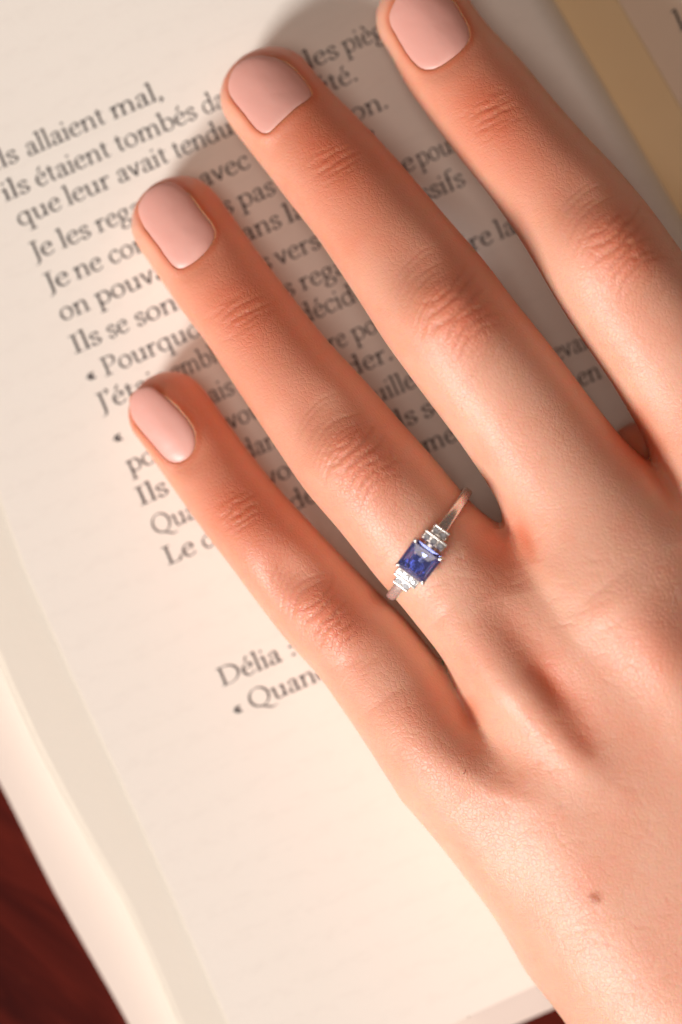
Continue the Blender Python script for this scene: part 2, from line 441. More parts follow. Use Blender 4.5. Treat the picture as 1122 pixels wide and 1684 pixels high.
G = {
 'i': (.50, _stem(.25, 0, 1) + _foot(.25) + _flag(.25, 1) + _dot(.24, 1.42)),
 'l': (.50, _stem(.25, 0, 1.68) + _foot(.25) + _flag(.25, 1.68)),
 'n': (1.16, _stem(.25, 0, 1) + _foot(.25) + _flag(.25, 1) + [('c', [(.30, .68), (.46, .92), (.68, 1.0), (.86, .86), (.90, .62)])] + _stem(.90, 0, .66) + _foot(.90)),
 'm': (1.74, _stem(.25, 0, 1) + _foot(.25) + _flag(.25, 1) + [('c', [(.30, .68), (.44, .92), (.62, 1.0), (.80, .86), (.84, .62)])] + _stem(.84, 0, .66) + _foot(.84) + [('c', [(.88, .68), (1.04, .92), (1.22, 1.0), (1.42, .86), (1.46, .62)])] + _stem(1.46, 0, .66) + _foot(1.46)),
 'u': (1.16, _stem(.25, .3, 1) + _flag(.25, 1) + [('c', [(.25, .34), (.30, .08), (.50, .0), (.72, .10), (.86, .32)])] + _stem(.88, 0, 1) + _flag(.88, 1) + [('l', [(.88, .025), (1.10, .06)])]),
 'r': (.80, _stem(.25, 0, 1) + _foot(.25, 0, .22) + _flag(.25, 1) + [('c', [(.30, .68), (.44, .94), (.62, .98)])] + _dot(.66, .90, .10)),
 'a': (.94, [('c', [(.20, .74), (.28, .94), (.48, 1.01), (.64, .90), (.66, .62)]), ('l', [(.66, .66), (.66, .16)]), ('c', [(.66, .18), (.74, .0), (.92, .08)]), ('c', [(.64, .62), (.36, .50), (.16, .34), (.18, .08), (.38, .0), (.56, .10), (.66, .24)])] + _dot(.22, .76, .08)),
 'e': (.94, _e()),
 'o': (1.08, _ell(.53, .50, .40, .50)),
 'c': (.90, [('c', [(.78, .78), (.68, .97), (.48, 1.01), (.20, .80), (.13, .45), (.28, .10), (.56, .0), (.84, .22)])] + _dot(.74, .80, .08)),
 's': (.78, [('c', [(.62, .76), (.56, .95), (.36, 1.01), (.18, .88), (.18, .68), (.40, .52), (.62, .36), (.62, .14), (.42, .0), (.22, .04), (.12, .26)])]),
 't': (.68, [('l', [(.30, 1.28), (.30, .22)]), ('c', [(.30, .24), (.38, .02), (.64, .10)]), ('l', [(.06, .97), (.60, .97)])]),
 'd': (1.12, _ell(.50, .49, .38, .50, 40, 320) + _stem(.86, 0, 1.68) + _flag(.86, 1.68) + [('l', [(.86, .025), (1.08, .06)])] + [('c', [(.80, .80), (.86, .7)]), ('c', [(.78, .17), (.86, .3)])]),
 'b': (1.10, _stem(.24, .05, 1.68) + _flag(.24, 1.68) + _ell(.60, .49, .37, .50, -140, 140)),
 'p': (1.12, _stem(.26, -.62, 1) + _flag(.26, 1) + _foot(.26, -.62, .24) + _ell(.62, .49, .37, .50, -140, 140)),
 'q': (1.12, _ell(.50, .49, .38, .50, 40, 320) + _stem(.86, -.62, 1) + _foot(.86, -.62, .24)),
 'g': (1.02, _ell(.46, .66, .30, .34) + [('c', [(.30, .36), (.20, .22), (.34, .10), (.66, .06), (.84, -.10), (.78, -.38), (.48, -.52), (.16, -.44), (.10, -.22), (.30, .04)]), ('l', [(.70, .92), (.96, .94)])]),
 'v': (.96, [('l', [(.14, .98), (.48, .02)]), ('l', [(.48, .02), (.80, .98)])] + _foot(.15, .95, .16) + _foot(.80, .95, .14)),
 'f': (.64, _stem(.28, 0, 1.36) + _foot(.28) + [('c', [(.28, 1.34), (.36, 1.60), (.58, 1.68), (.74, 1.58)]), ('l', [(.06, .97), (.58, .97)])]),
 'h': (1.16, _stem(.25, 0, 1.68) + _foot(.25) + _flag(.25, 1.68) + [('c', [(.30, .68), (.46, .92), (.68, 1.0), (.86, .86), (.90, .62)])] + _stem(.90, 0, .66) + _foot(.90)),
 ',': (.42, _dot(.2, .09) + [('c', [(.26, .06), (.24, -.12), (.10, -.26)])]),
 '.': (.46, _dot(.2, .09, .12)),
 ':': (.70, _dot(.38, .12, .11) + _dot(.38, .82, .11)),
 "'": (.36, _dot(.2, 1.55, .10) + [('c', [(.26, 1.52), (.24, 1.34), (.10, 1.22)])]),
 '«': (.66, [('l', [(.30, .78), (.08, .50), (.30, .20)]), ('l', [(.52, .78), (.30, .50), (.52, .20)])]),
 'I': (.70, _stem(.34, 0, 1.52) + _foot(.34, 0, .26) + _foot(.34, 1.46, .26)),
 'J': (.66, [('l', [(.40, 1.50), (.40, .0)]), ('c', [(.40, .05), (.34, -.30), (.08, -.42)])] + _foot(.40, 1.46, .26)),
 'L': (1.20, _stem(.34, 0, 1.52) + _foot(.34, 1.46, .28) + [('l', [(.10, .03), (.98, .03)]), ('l', [(.96, .03), (1.08, .38)])]),
 'D': (1.66, _stem(.36, 0, 1.52) + [('l', [(.12, .03), (.60, .03)]), ('l', [(.12, 1.49), (.60, 1.49)])] + _ell(.66, .76, .82, .74, -90, 90)),
 'P': (1.24, _stem(.36, 0, 1.52) + _foot(.36, 0, .28) + [('l', [(.12, 1.49), (.56, 1.49)]), ('c', [(.56, 1.49), (.96, 1.42), (1.08, 1.10), (.92, .78), (.50, .70)])]),
 'Q': (1.68, _ell(.82, .76, .68, .78) + [('c', [(.70, .02), (1.04, -.18), (1.42, -.42), (1.78, -.36)])]),
 'M': (1.9, _stem(.36, 0, 1.52) + _stem(1.56, 0, 1.52) + [('l', [(.36, 1.5), (.96, .05)]), ('l', [(.96, .05), (1.56, 1.5)])] + _foot(.36) + _foot(1.56)),
}
G['é'] = (.94, _e() + [('l', [(.44, 1.22), (.66, 1.56)])])
G['è'] = (.94, _e() + [('l', [(.60, 1.22), (.36, 1.56)])])
G['ê'] = (.94, _e() + [('l', [(.26, 1.22), (.48, 1.5)]), ('l', [(.48, 1.5), (.70, 1.22)])])
G[' '] = (.56, [])

def pen_strip(pts):
    p = np.asarray(pts, float)
    d = np.gradient(p, axis=0) if len(p) > 2 else np.repeat(p[1:] - p[:1], 2, 0)
    L = np.linalg.norm(d, axis=1, keepdims=True); d = d / np.maximum(L, 1e-6)
    ang = np.arctan2(d[:, 1], d[:, 0])
    wd = THIN + (THICK - THIN) * np.abs(np.sin(ang - NIB)) ** 1.2
    n = np.stack([-d[:, 1], d[:, 0]], -1) * wd[:, None] / 2
    return p + n, p - n

def text_mesh(runs, xh, ang, zfun):
    """runs: (text, x0, x1, baseline px function)"""
    V = []; F = []; cnt = 0
    for text, x0, y0, x1 in runs:
        wtot = sum(G[c][0] for c in text)
        dx = (x1 - x0)
        slope = math.tan(ang)
        Lpx = dx / math.cos(ang)
        sx = Lpx / wtot
        cur = 0
        for ch in text:
            adv, strokes = G[ch]
            for kind, pts in strokes:
                if kind == 'd':
                    cx_, cy_, r = pts[0]
                    ring = [(cx_ + r * math.cos(t * math.pi / 4), cy_ + r * math.sin(t * math.pi / 4)) for t in range(8)]
                    b = len(V)
                    for q in ring: V.append((cur + q[0], q[1], x0, y0, sx, cnt))
                    F.append(tuple(range(b, b + 8)))
                else:
                    q = np.array(pts, float)
                    if kind == 'c' and len(q) > 2 and len(q) < 15: q = catmull(q, 4)
                    A, B = pen_strip(q)
                    b = len(V)
                    for a_, b_ in zip(A, B):
                        V.append((cur + a_[0], a_[1], x0, y0, sx, cnt)); V.append((cur + b_[0], b_[1], x0, y0, sx, cnt))
                    for i in range(len(A) - 1):
                        F.append((b + 2 * i, b + 2 * i + 1, b + 2 * i + 3, b + 2 * i + 2))
                cnt += 1
            cur += adv
    out = []
    ca, sa = math.cos(ang), math.sin(ang)
    for gx, gy, x0, y0, sx, c in V:
        U = gx * sx; W = gy * xh
        X = x0 + U * ca - W * sa * 1.0
        Y = y0 - U * sa - W * ca
        p = P(X, Y)
        z = zfun(p[0], p[1])
        out.append((p[0], p[1], z + .035 + (c % 6) * .0012))
    return out, F

def build_text(add, zr):
    A = math.radians(23.4)
    sl = math.tan(A)
    def ln(x0, y0, *segs): # segs (text, xs, xe)
        return [(t, a, y0 - sl * (a - x0), b) for t, a, b in segs]
    lines = [
     ln(25, 266, ('Ils', -14, 33), ('allaient', 46, 176), ('mal,', 186, 270)),
     ln(15, 328, ('ils', 8, 52), ('étaient', 62, 184), ('tombés', 194, 327), ('dans', 337, 408), ('tous', 420, 499), ('les', 508, 560), ('pièges', 568, 668)),
     ln(42, 368, ('que', 32, 104), ('leur', 112, 186), ('avait', 196, 280), ('tendus', 289, 402), ('la', 412, 442), ('société.', 452, 592)),
     ln(85, 416, ('Je', 55, 92), ('les', 102, 152), ('regardais', 162, 322), ('avec', 333, 414), ('passion.', 488, 642)),
     ln(107, 468, ('Je', 78, 118), ('ne', 126, 172), ('comprenais', 183, 387), ('pas', 396, 456), ('bien', 520, 590), ("l'", 606, 626)),
     ln(115, 523, ('on', 102, 150), ('pouvait', 161, 305), ('dans', 378, 466), ('la', 474, 510), ('rire', 620, 686), ('pour', 690, 760)),
     ln(132, 578, ('Ils', 122, 170), ('se', 180, 215), ('sont', 226, 310), ('tous', 378, 450), ('vers', 458, 530), ('agressifs', 620, 768)),
     ln(187, 613, ('«', 146, 162), ('Pourquoi', 172, 345), ('nous', 402, 488), ('regardes', 498, 646)),
     ln(200, 663, ("J'étais", 165, 278), ('emblée', 286, 392), ('décidé', 498, 606), ('dire', 742, 814), ('la', 822, 852)),
     ln(225, 717, ('«', 190, 206), ('Mais', 222, 300), ('mais', 316, 388), ('encore', 476, 574), ('pour', 583, 662)),
     ln(225, 773, ('pour', 213, 300), ('vous', 378, 450), ('garder.', 514, 650)),
     ln(240, 828, ('Ils', 230, 280), ('dans', 404, 474), ('feuilles', 588, 702)),
     ln(270, 874, ('Quand', 255, 372), ('vos', 440, 498), ('Ils', 640, 690), ('se', 698, 740), ('élevait', 890, 980)),
     ln(285, 926, ('Le', 275, 325), ('cri', 336, 380), ('de', 482, 524), ('mer', 700, 770), ('en', 955, 992)),
     ln(374, 1126, ('Délia', 364, 466), (':', 472, 494)),
     ln(430, 1161, ('«', 388, 403), ('Quand', 414, 548)),
    ]
    for L in lines:
        v, f = text_mesh(L, 20.0, A, zpage)
        add('printed_line', v, f, INK, False)
    # first letter visible on the right page
    def zfr(x, y): return zr(-gdist(x, y) + .8)
    v, f = text_mesh(ln(1112, 52, ('l', 1119, 1132), ('es', 1136, 1174)), 22, A, zfr)
    add('printed_line', v, f, INK, False)

book, badd, zr = build_book()
build_text(badd, zr)

# ------------------------------------------------------------------ the hand: one closed surface grown from a signed field
FINGERS = {
 # tip, base (px), left edge, right edge, keyed z centre / top / bottom half heights over t (0 base .. 1 tip)
 'little': dict(tip=(243, 622), base=(690, 1170),
   L=[(222, 712), (250, 752), (270, 782), (300, 825), (340, 880), (380, 932), (430, 1000), (470, 1052), (527, 1114), (571, 1178), (628, 1262), (690, 1347), (760, 1449), (850, 1580)],
   R=[(345, 652), (370, 688), (400, 730), (449, 793), (499, 847), (559, 911), (635, 986), (677, 1028), (722, 1085), (755, 1143), (790, 1200), (860, 1290), (940, 1400)],
   z=[(0, 13.5), (.25, 11.0), (.52, 10.4), (.8, 6.0), (1, 4.8)], ht=[(0, 7.4), (.3, 6.6), (.52, 6.8), (.8, 5.2), (1, 5.0)], hb=[(0, 10), (.25, 8.6), (.5, 7.2), (.8, 5.4), (1, 4.6)], cap=.95),
 'ring': dict(tip=(268, 292), base=(850, 1080),
   L=[(230, 408), (250, 440), (275, 475), (292, 502), (315, 532), (335, 556), (370, 610), (410, 670), (450, 730), (500, 805), (560, 874), (587, 908), (632, 966), (651, 984), (694, 1039), (731, 1084), (765, 1140), (800, 1200)],
   R=[(362, 327), (380, 352), (400, 380), (425, 415), (452, 450), (480, 487), (510, 525), (545, 568), (587, 611), (627, 656), (667, 702), (710, 749), (757, 806), (806, 860), (850, 915), (900, 990)],
   z=[(0, 16.5), (.22, 15.0), (.42, 15.4), (.7, 9.8), (.88, 6.4), (1, 5.2)], ht=[(0, 8.2), (.22, 7.9), (.42, 8.0), (.6, 7.0), (.75, 6.3), (.9, 5.6), (1, 5.3)], hb=[(0, 10), (.3, 8.8), (.45, 9.2), (.75, 6.6), (1, 5.0)], cap=.95),
 'middle': dict(tip=(412, 84), base=(1020, 940),
   L=[(378, 205), (400, 235), (430, 272), (460, 312), (480, 338), (520, 388), (560, 448), (581, 480), (605, 517), (632, 562), (667, 608), (694, 646), (731, 694), (763, 737), (790, 777), (811, 809), (835, 850), (870, 910)],
   R=[(522, 127), (547, 152), (572, 177), (597, 202), (622, 230), (640, 247), (685, 300), (745, 370), (795, 427), (840, 488), (895, 555), (945, 620), (972, 657), (1000, 693), (1037, 737), (1062, 765), (1110, 830), (1150, 890)],
   z=[(0, 19), (.2, 17.5), (.48, 18.6), (.74, 11.0), (.9, 6.8), (1, 5.4)], ht=[(0, 8.8), (.25, 7.9), (.48, 8.5), (.62, 7.3), (.78, 6.6), (.9, 5.9), (1, 5.6)], hb=[(0, 9), (.48, 7.6), (.78, 6.2), (1, 5.2)], cap=.95),
 'index': dict(tip=(675, -44), base=(1240, 830),
   L=[(640, 85), (670, 145), (710, 200), (760, 265), (810, 327), (860, 400), (910, 485), (955, 555), (1002, 622), (1021, 652), (1037, 682), (1053, 706), (1070, 737), (1086, 762), (1110, 800), (1150, 860)],
   R=[(792, 32), (810, 50), (855, 97), (910, 165), (960, 222), (1010, 272), (1060, 332), (1121, 415), (1165, 470), (1215, 535), (1270, 610), (1320, 690), (1360, 760)],
   z=[(0, 19), (.2, 17.0), (.47, 18.2), (.76, 10.5), (.9, 6.4), (1, 5.0)], ht=[(0, 8.8), (.25, 8.0), (.47, 8.5), (.62, 7.4), (.78, 6.6), (.9, 5.9), (1, 5.6)], hb=[(0, 9), (.47, 7.8), (.78, 6.2), (1, 5.2)], cap=.95),
 'thumb': dict(tip=(1640, 700), base=(1480, 1360),
   L=[(1545, 800), (1535, 900), (1500, 1000), (1455, 1100), (1400, 1200), (1330, 1300), (1280, 1400)],
   R=[(1735, 800), (1740, 900), (1730, 1000), (1715, 1100), (1700, 1200), (1680, 1300), (1660, 1400)],
   z=[(0, 13), (.5, 9), (1, 6)], ht=[(0, 10), (.5, 8), (1, 7)], hb=[(0, 10), (.5, 7.5), (1, 5.5)], cap=.95),
}
def prep_fingers():
    for name, F in FINGERS.items():
        tip = np.array(F['tip'], float); base = np.array(F['base'], float)
        ax = tip - base; Lp = np.linalg.norm(ax); axn = ax / Lp
        zk = np.array(F['z']); 
        def zc_of(t): return np.interp(t, zk[:, 0], zk[:, 1])
        def conv(pts):
            pts = np.array(pts, float)
            t = np.clip(((pts - base) @ axn) / Lp, 0, 1)
            return P(pts[:, 0], pts[:, 1], zc_of(t))
        b = P(base[0], base[1], zc_of(0)); t_ = P(tip[0], tip[1], zc_of(1))
        a = (t_ - b); Lm = np.linalg.norm(a); a /= Lm; n = np.array([a[1], -a[0]])   # n to the right of the axis
        Lq = conv(F['L']); Rq = conv(F['R'])
        ls = (Lq - b) @ a; lv = (Lq - b) @ n; rs = (Rq - b) @ a; rv = (Rq - b) @ n
        S = np.linspace(-45, Lm, 900)
        il = np.argsort(ls); ir = np.argsort(rs)
        vl = smooth1d(np.interp(S, ls[il], lv[il]), 28); vr = smooth1d(np.interp(S, rs[ir], rv[ir]), 28)
        c = (vl + vr) / 2; wd = np.abs(vr - vl) / 2
        # tip cap
        wt = wd[-60]; Lc = F['cap'] * wt * 1.05; s1 = Lm - Lc
        i1 = np.searchsorted(S, s1 - 1.0)
        wd[i1:] = wd[i1]; c[i1:] = c[i1] + (c[-1] - c[i1]) * 0
        wd = smooth1d(wd, 20)
        q = np.clip((S - s1) / Lc, 0, .99999)
        cap = (1 - q ** 2.25) ** .5
        T = np.clip(S / Lm, 0, 1)
        def key(k_): kk = np.array(F[k_]); return smooth1d(np.interp(T, kk[:, 0], kk[:, 1]), 45)
        F.update(b=b, a=a, n=n, Lm=Lm, S=S, c=c, w=wd * cap + .02, zc=key('z'), htop=key('ht') * (1 - q ** 2.4) ** .5 + .02, hbot=key('hb') * (1 - q ** 2.6) ** .5 + .02)
prep_fingers()

def finger_params(F, x, y):
    s = (x - F['b'][0]) * F['a'][0] + (y - F['b'][1]) * F['a'][1]
    v = (x - F['b'][0]) * F['n'][0] + (y - F['b'][1]) * F['n'][1]
    g = lambda k_: np.interp(s, F['S'], F[k_])
    return s, v - g('c'), g('w'), g('zc'), g('htop'), g('hbot')

def finger_top(F, x, y):
    s, v, w_, zc, ht, hb = finger_params(F, x, y)
    return zc + ht * np.sqrt(np.clip(1 - (v / w_) ** 2, 0, 1))

def smin(a, b, k_):
    h = np.clip(.5 + .5 * (b - a) / k_, 0, 1)
    return b * (1 - h) + a * h - k_ * h * (1 - h)

def poly_sdf(x, y, poly):
    d = np.full(x.shape, 1e9, np.float32); inside = np.zeros(x.shape, bool)
    n = len(poly)
    for i in range(n):
        ax_, ay_ = poly[i]; bx_, by_ = poly[(i + 1) % n]
        ex, ey = bx_ - ax_, by_ - ay_
        t = np.clip(((x - ax_) * ex + (y - ay_) * ey) / (ex * ex + ey * ey + 1e-9), 0, 1)
        d = np.minimum(d, (x - ax_ - t * ex) ** 2 + (y - ay_ - t * ey) ** 2)
        cnd = ((ay_ > y) != (by_ > y)) & (x < (bx_ - ax_) * (y - ay_) / (by_ - ay_ + 1e-12) + ax_)
        inside ^= cnd
    d = np.sqrt(d)
    return np.where(inside, -d, d).astype(np.float32)

PALM = [(698, 1285), (716, 1340), (764, 1428), (822, 1524), (869, 1608), (912, 1662), (985, 1765), (1070, 1900), (1170, 2060), (1300, 2260), (1420, 2440),
        (2020, 2040), (1890, 1840), (1780, 1660), (1700, 1500), (1640, 1360), (1560, 1180), (1480, 990), (1390, 810), (1310, 690), (1200, 700),
        (1085, 795), (1050, 800), (960, 830), (860, 885), (838, 905), (815, 1000), (795, 1120), (780, 1188), (735, 1200), (690, 1220)]
def gauss2(x, y, px, r, z):
    p = P(px[0], px[1], z); r = r * K
    return np.exp(-((x - p[0]) ** 2 + (y - p[1]) ** 2) / (2 * r * r))

def build_hand_mesh():
    h = .5
    x0, x1, y0, y1, z0, z1 = -34.0, 122.0, -142.0, 80.0, -1.5, 35.0
    xs = np.arange(x0, x1, h, dtype=np.float32); ys = np.arange(y0, y1, h, dtype=np.float32); zs = np.arange(z0, z1, h, dtype=np.float32)
    X, Y = np.meshgrid(xs, ys, indexing='ij')
    Z = zs[None, None, :]
    poly = [tuple(P(a, b, 15)) for a, b in catmull(PALM, 3, True)]
    d2 = poly_sdf(X, Y, poly)
    # palm thickness and mid height
    q0 = P(560, 900, 15); ax = P(1000, 1500, 15) - q0; ax /= np.linalg.norm(ax)
    sp = (X - q0[0]) * ax[0] + (Y - q0[1]) * ax[1]
    lat = (X - q0[0]) * ax[1] * -1 + (Y - q0[1]) * ax[0]      # grows to the right of the hand
    hp = np.interp(sp, [-5, 20, 60, 110, 150], [10.0, 12.0, 12.5, 13.5, 15.5]).astype(np.float32)
    zp = np.interp(sp, [-5, 20, 60, 110, 150], [12.5, 14.5, 15.5, 17.5, 18.5]).astype(np.float32)
    arch = -4.2 * np.clip((lat - 28) / 38, -1.3, 1) ** 2
    zp = zp + arch
    r = 15.5
    e = np.maximum(d2 + r, 0)[..., None]
    zz = (Z - zp[..., None]) * (r / hp[..., None])
    palm = np.sqrt(e ** 2 + zz ** 2) - r
    inner = np.abs(Z - zp[..., None]) - hp[..., None]
    palm = np.maximum(palm, -8).astype(np.float32)
    palm = palm * np.minimum(hp / r, 1)[..., None]
    out = None
    for name, F in FINGERS.items():
        s, v, w_, zc, ht, hb = finger_params(F, X, Y)
        far = (s < -44)
        dz = Z - zc[..., None]
        hh = np.where(dz > 0, ht[..., None], hb[..., None])
        qf = np.sqrt((v / w_)[..., None] ** 2 + (dz / hh) ** 2)
        f = (qf - 1) * np.minimum(w_, ht)[..., None]
        f = np.minimum(f, 20).astype(np.float32)
        # the tube fades out inside the palm
        fade = np.clip((-s - {'thumb': 6, 'little': 8}.get(name, 3)) / (30 if name != 'little' else 36), 0, 1)[..., None] * 9
        f = f + fade
        out = f if out is None else smin(out, f, .35)
    out = smin(palm, out, 6.5)
    # soft pads of the palm seen deep between the finger roots
    for (px, py, pz, rx) in ((1064, 768, 4.5, 6.6), (762, 1140, 5.0, 4.5)):
        c = P(px, py, pz)
        g = np.sqrt(((X - c[0]) ** 2 + (Y - c[1]) ** 2)[..., None] + ((Z - pz) * .8) ** 2) - rx
        out = smin(out, g.astype(np.float32), 1.5)
    f = out.astype(np.float32)
    f[0] = f[-1] = .5; f[:, 0] = f[:, -1] = .5; f[:, :, 0] = f[:, :, -1] = .5
    # naive surface nets
    nx, ny, nz = f.shape
    sg = f < 0
    cell = np.zeros((nx - 1, ny - 1, nz - 1), np.int8)
    for i in (0, 1):
        for j in (0, 1):
            for k_ in (0, 1): cell += sg[i:nx - 1 + i, j:ny - 1 + j, k_:nz - 1 + k_]
    act = (cell > 0) & (cell < 8)
    idx = np.argwhere(act)
    num = np.full(act.shape, -1, np.int64); num[act] = np.arange(len(idx))
    acc = np.zeros((len(idx), 3)); cntr = np.zeros(len(idx))
    for axis in range(3):
        o1, o2 = [a_ for a_ in range(3) if a_ != axis]
        for i in (0, 1):
            for j in (0, 1):
                off = [0, 0, 0]; off[o1] = i; off[o2] = j
                A = idx + off; B = A.copy(); B[:, axis] += 1
                fa = f[A[:, 0], A[:, 1], A[:, 2]]; fb = f[B[:, 0], B[:, 1], B[:, 2]]
                m = (fa < 0) != (fb < 0)
                t = np.zeros(len(idx)); t[m] = fa[m] / (fa[m] - fb[m])
                pos = A.astype(float); pos[:, axis] += t
                acc[m] += pos[m]; cntr[m] += 1
    vert = acc / cntr[:, None]
    faces = []
    for axis in range(3):
        o1, o2 = [(1, 2), (2, 0), (0, 1)][axis]
        sl = [slice(None)] * 3; sh = [slice(None)] * 3
        sl[axis] = slice(0, -1); sh[axis] = slice(1, None)
        a_ = sg[tuple(sl)]; b_ = sg[tuple(sh)]
        ch = np.argwhere(a_ != b_)
        ok = (ch[:, o1] > 0) & (ch[:, o2] > 0) & (ch[:, o1] < f.shape[o1] - 1) & (ch[:, o2] < f.shape[o2] - 1)
        ch = ch[ok]
        def cid(d1, d2_):
            q = ch.copy(); q[:, o1] -= d1; q[:, o2] -= d2_
            return num[q[:, 0], q[:, 1], q[:, 2]]
        quad = np.stack([cid(1, 1), cid(0, 1), cid(0, 0), cid(1, 0)], 1)
        flip = ~a_[ch[:, 0], ch[:, 1], ch[:, 2]]
        quad[flip] = quad[flip][:, ::-1]
        faces.append(quad)
    faces = np.vstack(faces)
    vert = vert * h + np.array([x0, y0, z0])
    # weld onto the table plane of the page: flatten the pads
    me = bpy.data.meshes.new('hand_base')
    me.vertices.add(len(vert)); me.vertices.foreach_set('co', (vert * MM).astype(np.float32).ravel())
    me.loops.add(faces.size); me.loops.foreach_set('vertex_index', faces.astype(np.int32).ravel())
    me.polygons.add(len(faces)); me.polygons.foreach_set('loop_start', np.arange(0, faces.size, 4, dtype=np.int32))
    me.update(calc_edges=True); me.validate()
    return me

def subdivide(me):
    o = bpy.data.objects.new('tmp', me); C.objects.link(o)
    sm = o.modifiers.new('s', 'SMOOTH'); sm.factor = .5; sm.iterations = 9
    m = o.modifiers.new('d', 'SUBSURF'); m.levels = 1; m.render_levels = 1
    dg = bpy.context.evaluated_depsgraph_get()
    me2 = bpy.data.meshes.new_from_object(o.evaluated_get(dg))
    bpy.data.objects.remove(o); bpy.data.meshes.remove(me)
    return me2

def arrays(me):
    n = len(me.vertices)
    co = np.empty(n * 3, np.float32); me.vertices.foreach_get('co', co); co = co.reshape(-1, 3).astype(float) / MM
    no = np.empty(n * 3, np.float32); me.vertex_normals.foreach_get('vector', no); no = no.reshape(-1, 3).astype(float)
    return co, no

NAILS = {
 'little': [(214, 655), (227, 640), (247, 636), (265, 647), (289, 668), (309, 690), (321, 714), (320, 738), (308, 755), (290, 762), (272, 755), (250, 730), (228, 704), (215, 680)],
 'ring': [(227, 343), (240, 316), (262, 302), (285, 300), (307, 315), (330, 345), (350, 372), (353, 390), (341, 412), (319, 432), (296, 443), (280, 433), (260, 405), (238, 375)],
 'middle': [(375, 138), (385, 112), (405, 96), (433, 91), (465, 99), (490, 120), (512, 150), (508, 163), (486, 179), (462, 201), (440, 220), (421, 213), (401, 188), (381, 162)],
 'index': [(640, 32), (650, 0), (665, -22), (690, -33), (718, -27), (740, -5), (757, 20), (771, 47), (771, 67), (755, 87), (728, 107), (705, 115), (684, 107), (660, 76)],
 'thumb': [(1570, 800), (1580, 745), (1605, 712), (1640, 700), (1675, 712), (1700, 745), (1710, 800), (1708, 850), (1690, 880), (1640, 892), (1590, 880), (1572, 850)],
}
def nail_fit(name):
    F = FINGERS[name]
    o = catmull(NAILS[name], 6, True)
    c = o.mean(0)
    # sample points in the proximal part and fit a quadratic sheet to the finger's back
    pts = []
    tipv = np.array(F['tip'], float) - np.array(F['base'], float); tipv /= np.linalg.norm(tipv)
    for r in np.linspace(.05, .85, 9):
        for q in o[::3]:
            p = c + (q - c) * r
            if (p - c) @ tipv < 18: pts.append(p)
    pts = np.array(pts); z = np.full(len(pts), 10.0)
    for _ in range(4):
        m = P(pts[:, 0], pts[:, 1], z); z = finger_top(F, m[:, 0], m[:, 1])
    m = P(pts[:, 0], pts[:, 1], z)
    mc = P(c[0], c[1], z.mean())
    a = F['a']; n = F['n']
    def basis(mm):
        s = (mm - mc) @ a; v = (mm - mc) @ n
        return s, v
    s, v = basis(m)
    A = np.stack([np.ones_like(s), s, v, s * s, v * v], 1)
    k_, *_ = np.linalg.lstsq(A, z, rcond=None)
    k_[3] = min(k_[3], -.012); k_[3] = max(k_[3], -.03); k_[4] = np.clip(k_[4], -.10, -.065)
    if name == 'middle': k_[1] -= .10
    def zf(mm):
        s, v = basis(mm)
        return k_[0] + k_[1] * s + k_[2] * v + k_[3] * s * s + k_[4] * v * v + .35
    return o, c, zf
NF = {k_: nail_fit(k_) for k_ in NAILS}

def seg_dist(px, py, poly):
    d = np.full(px.shape, 1e9); tt = np.zeros(px.shape)
    n = len(poly) - 1
    for i in range(n):
        a = poly[i]; b = poly[i + 1]; e = b - a
        t = np.clip(((px - a[0]) * e[0] + (py - a[1]) * e[1]) / (e @ e + 1e-9), 0, 1)
        dd = (px - a[0] - t * e[0]) ** 2 + (py - a[1] - t * e[1]) ** 2
        m = dd < d
        d = np.where(m, dd, d); tt = np.where(m, (i + t) / n, tt)
    return np.sqrt(d), tt

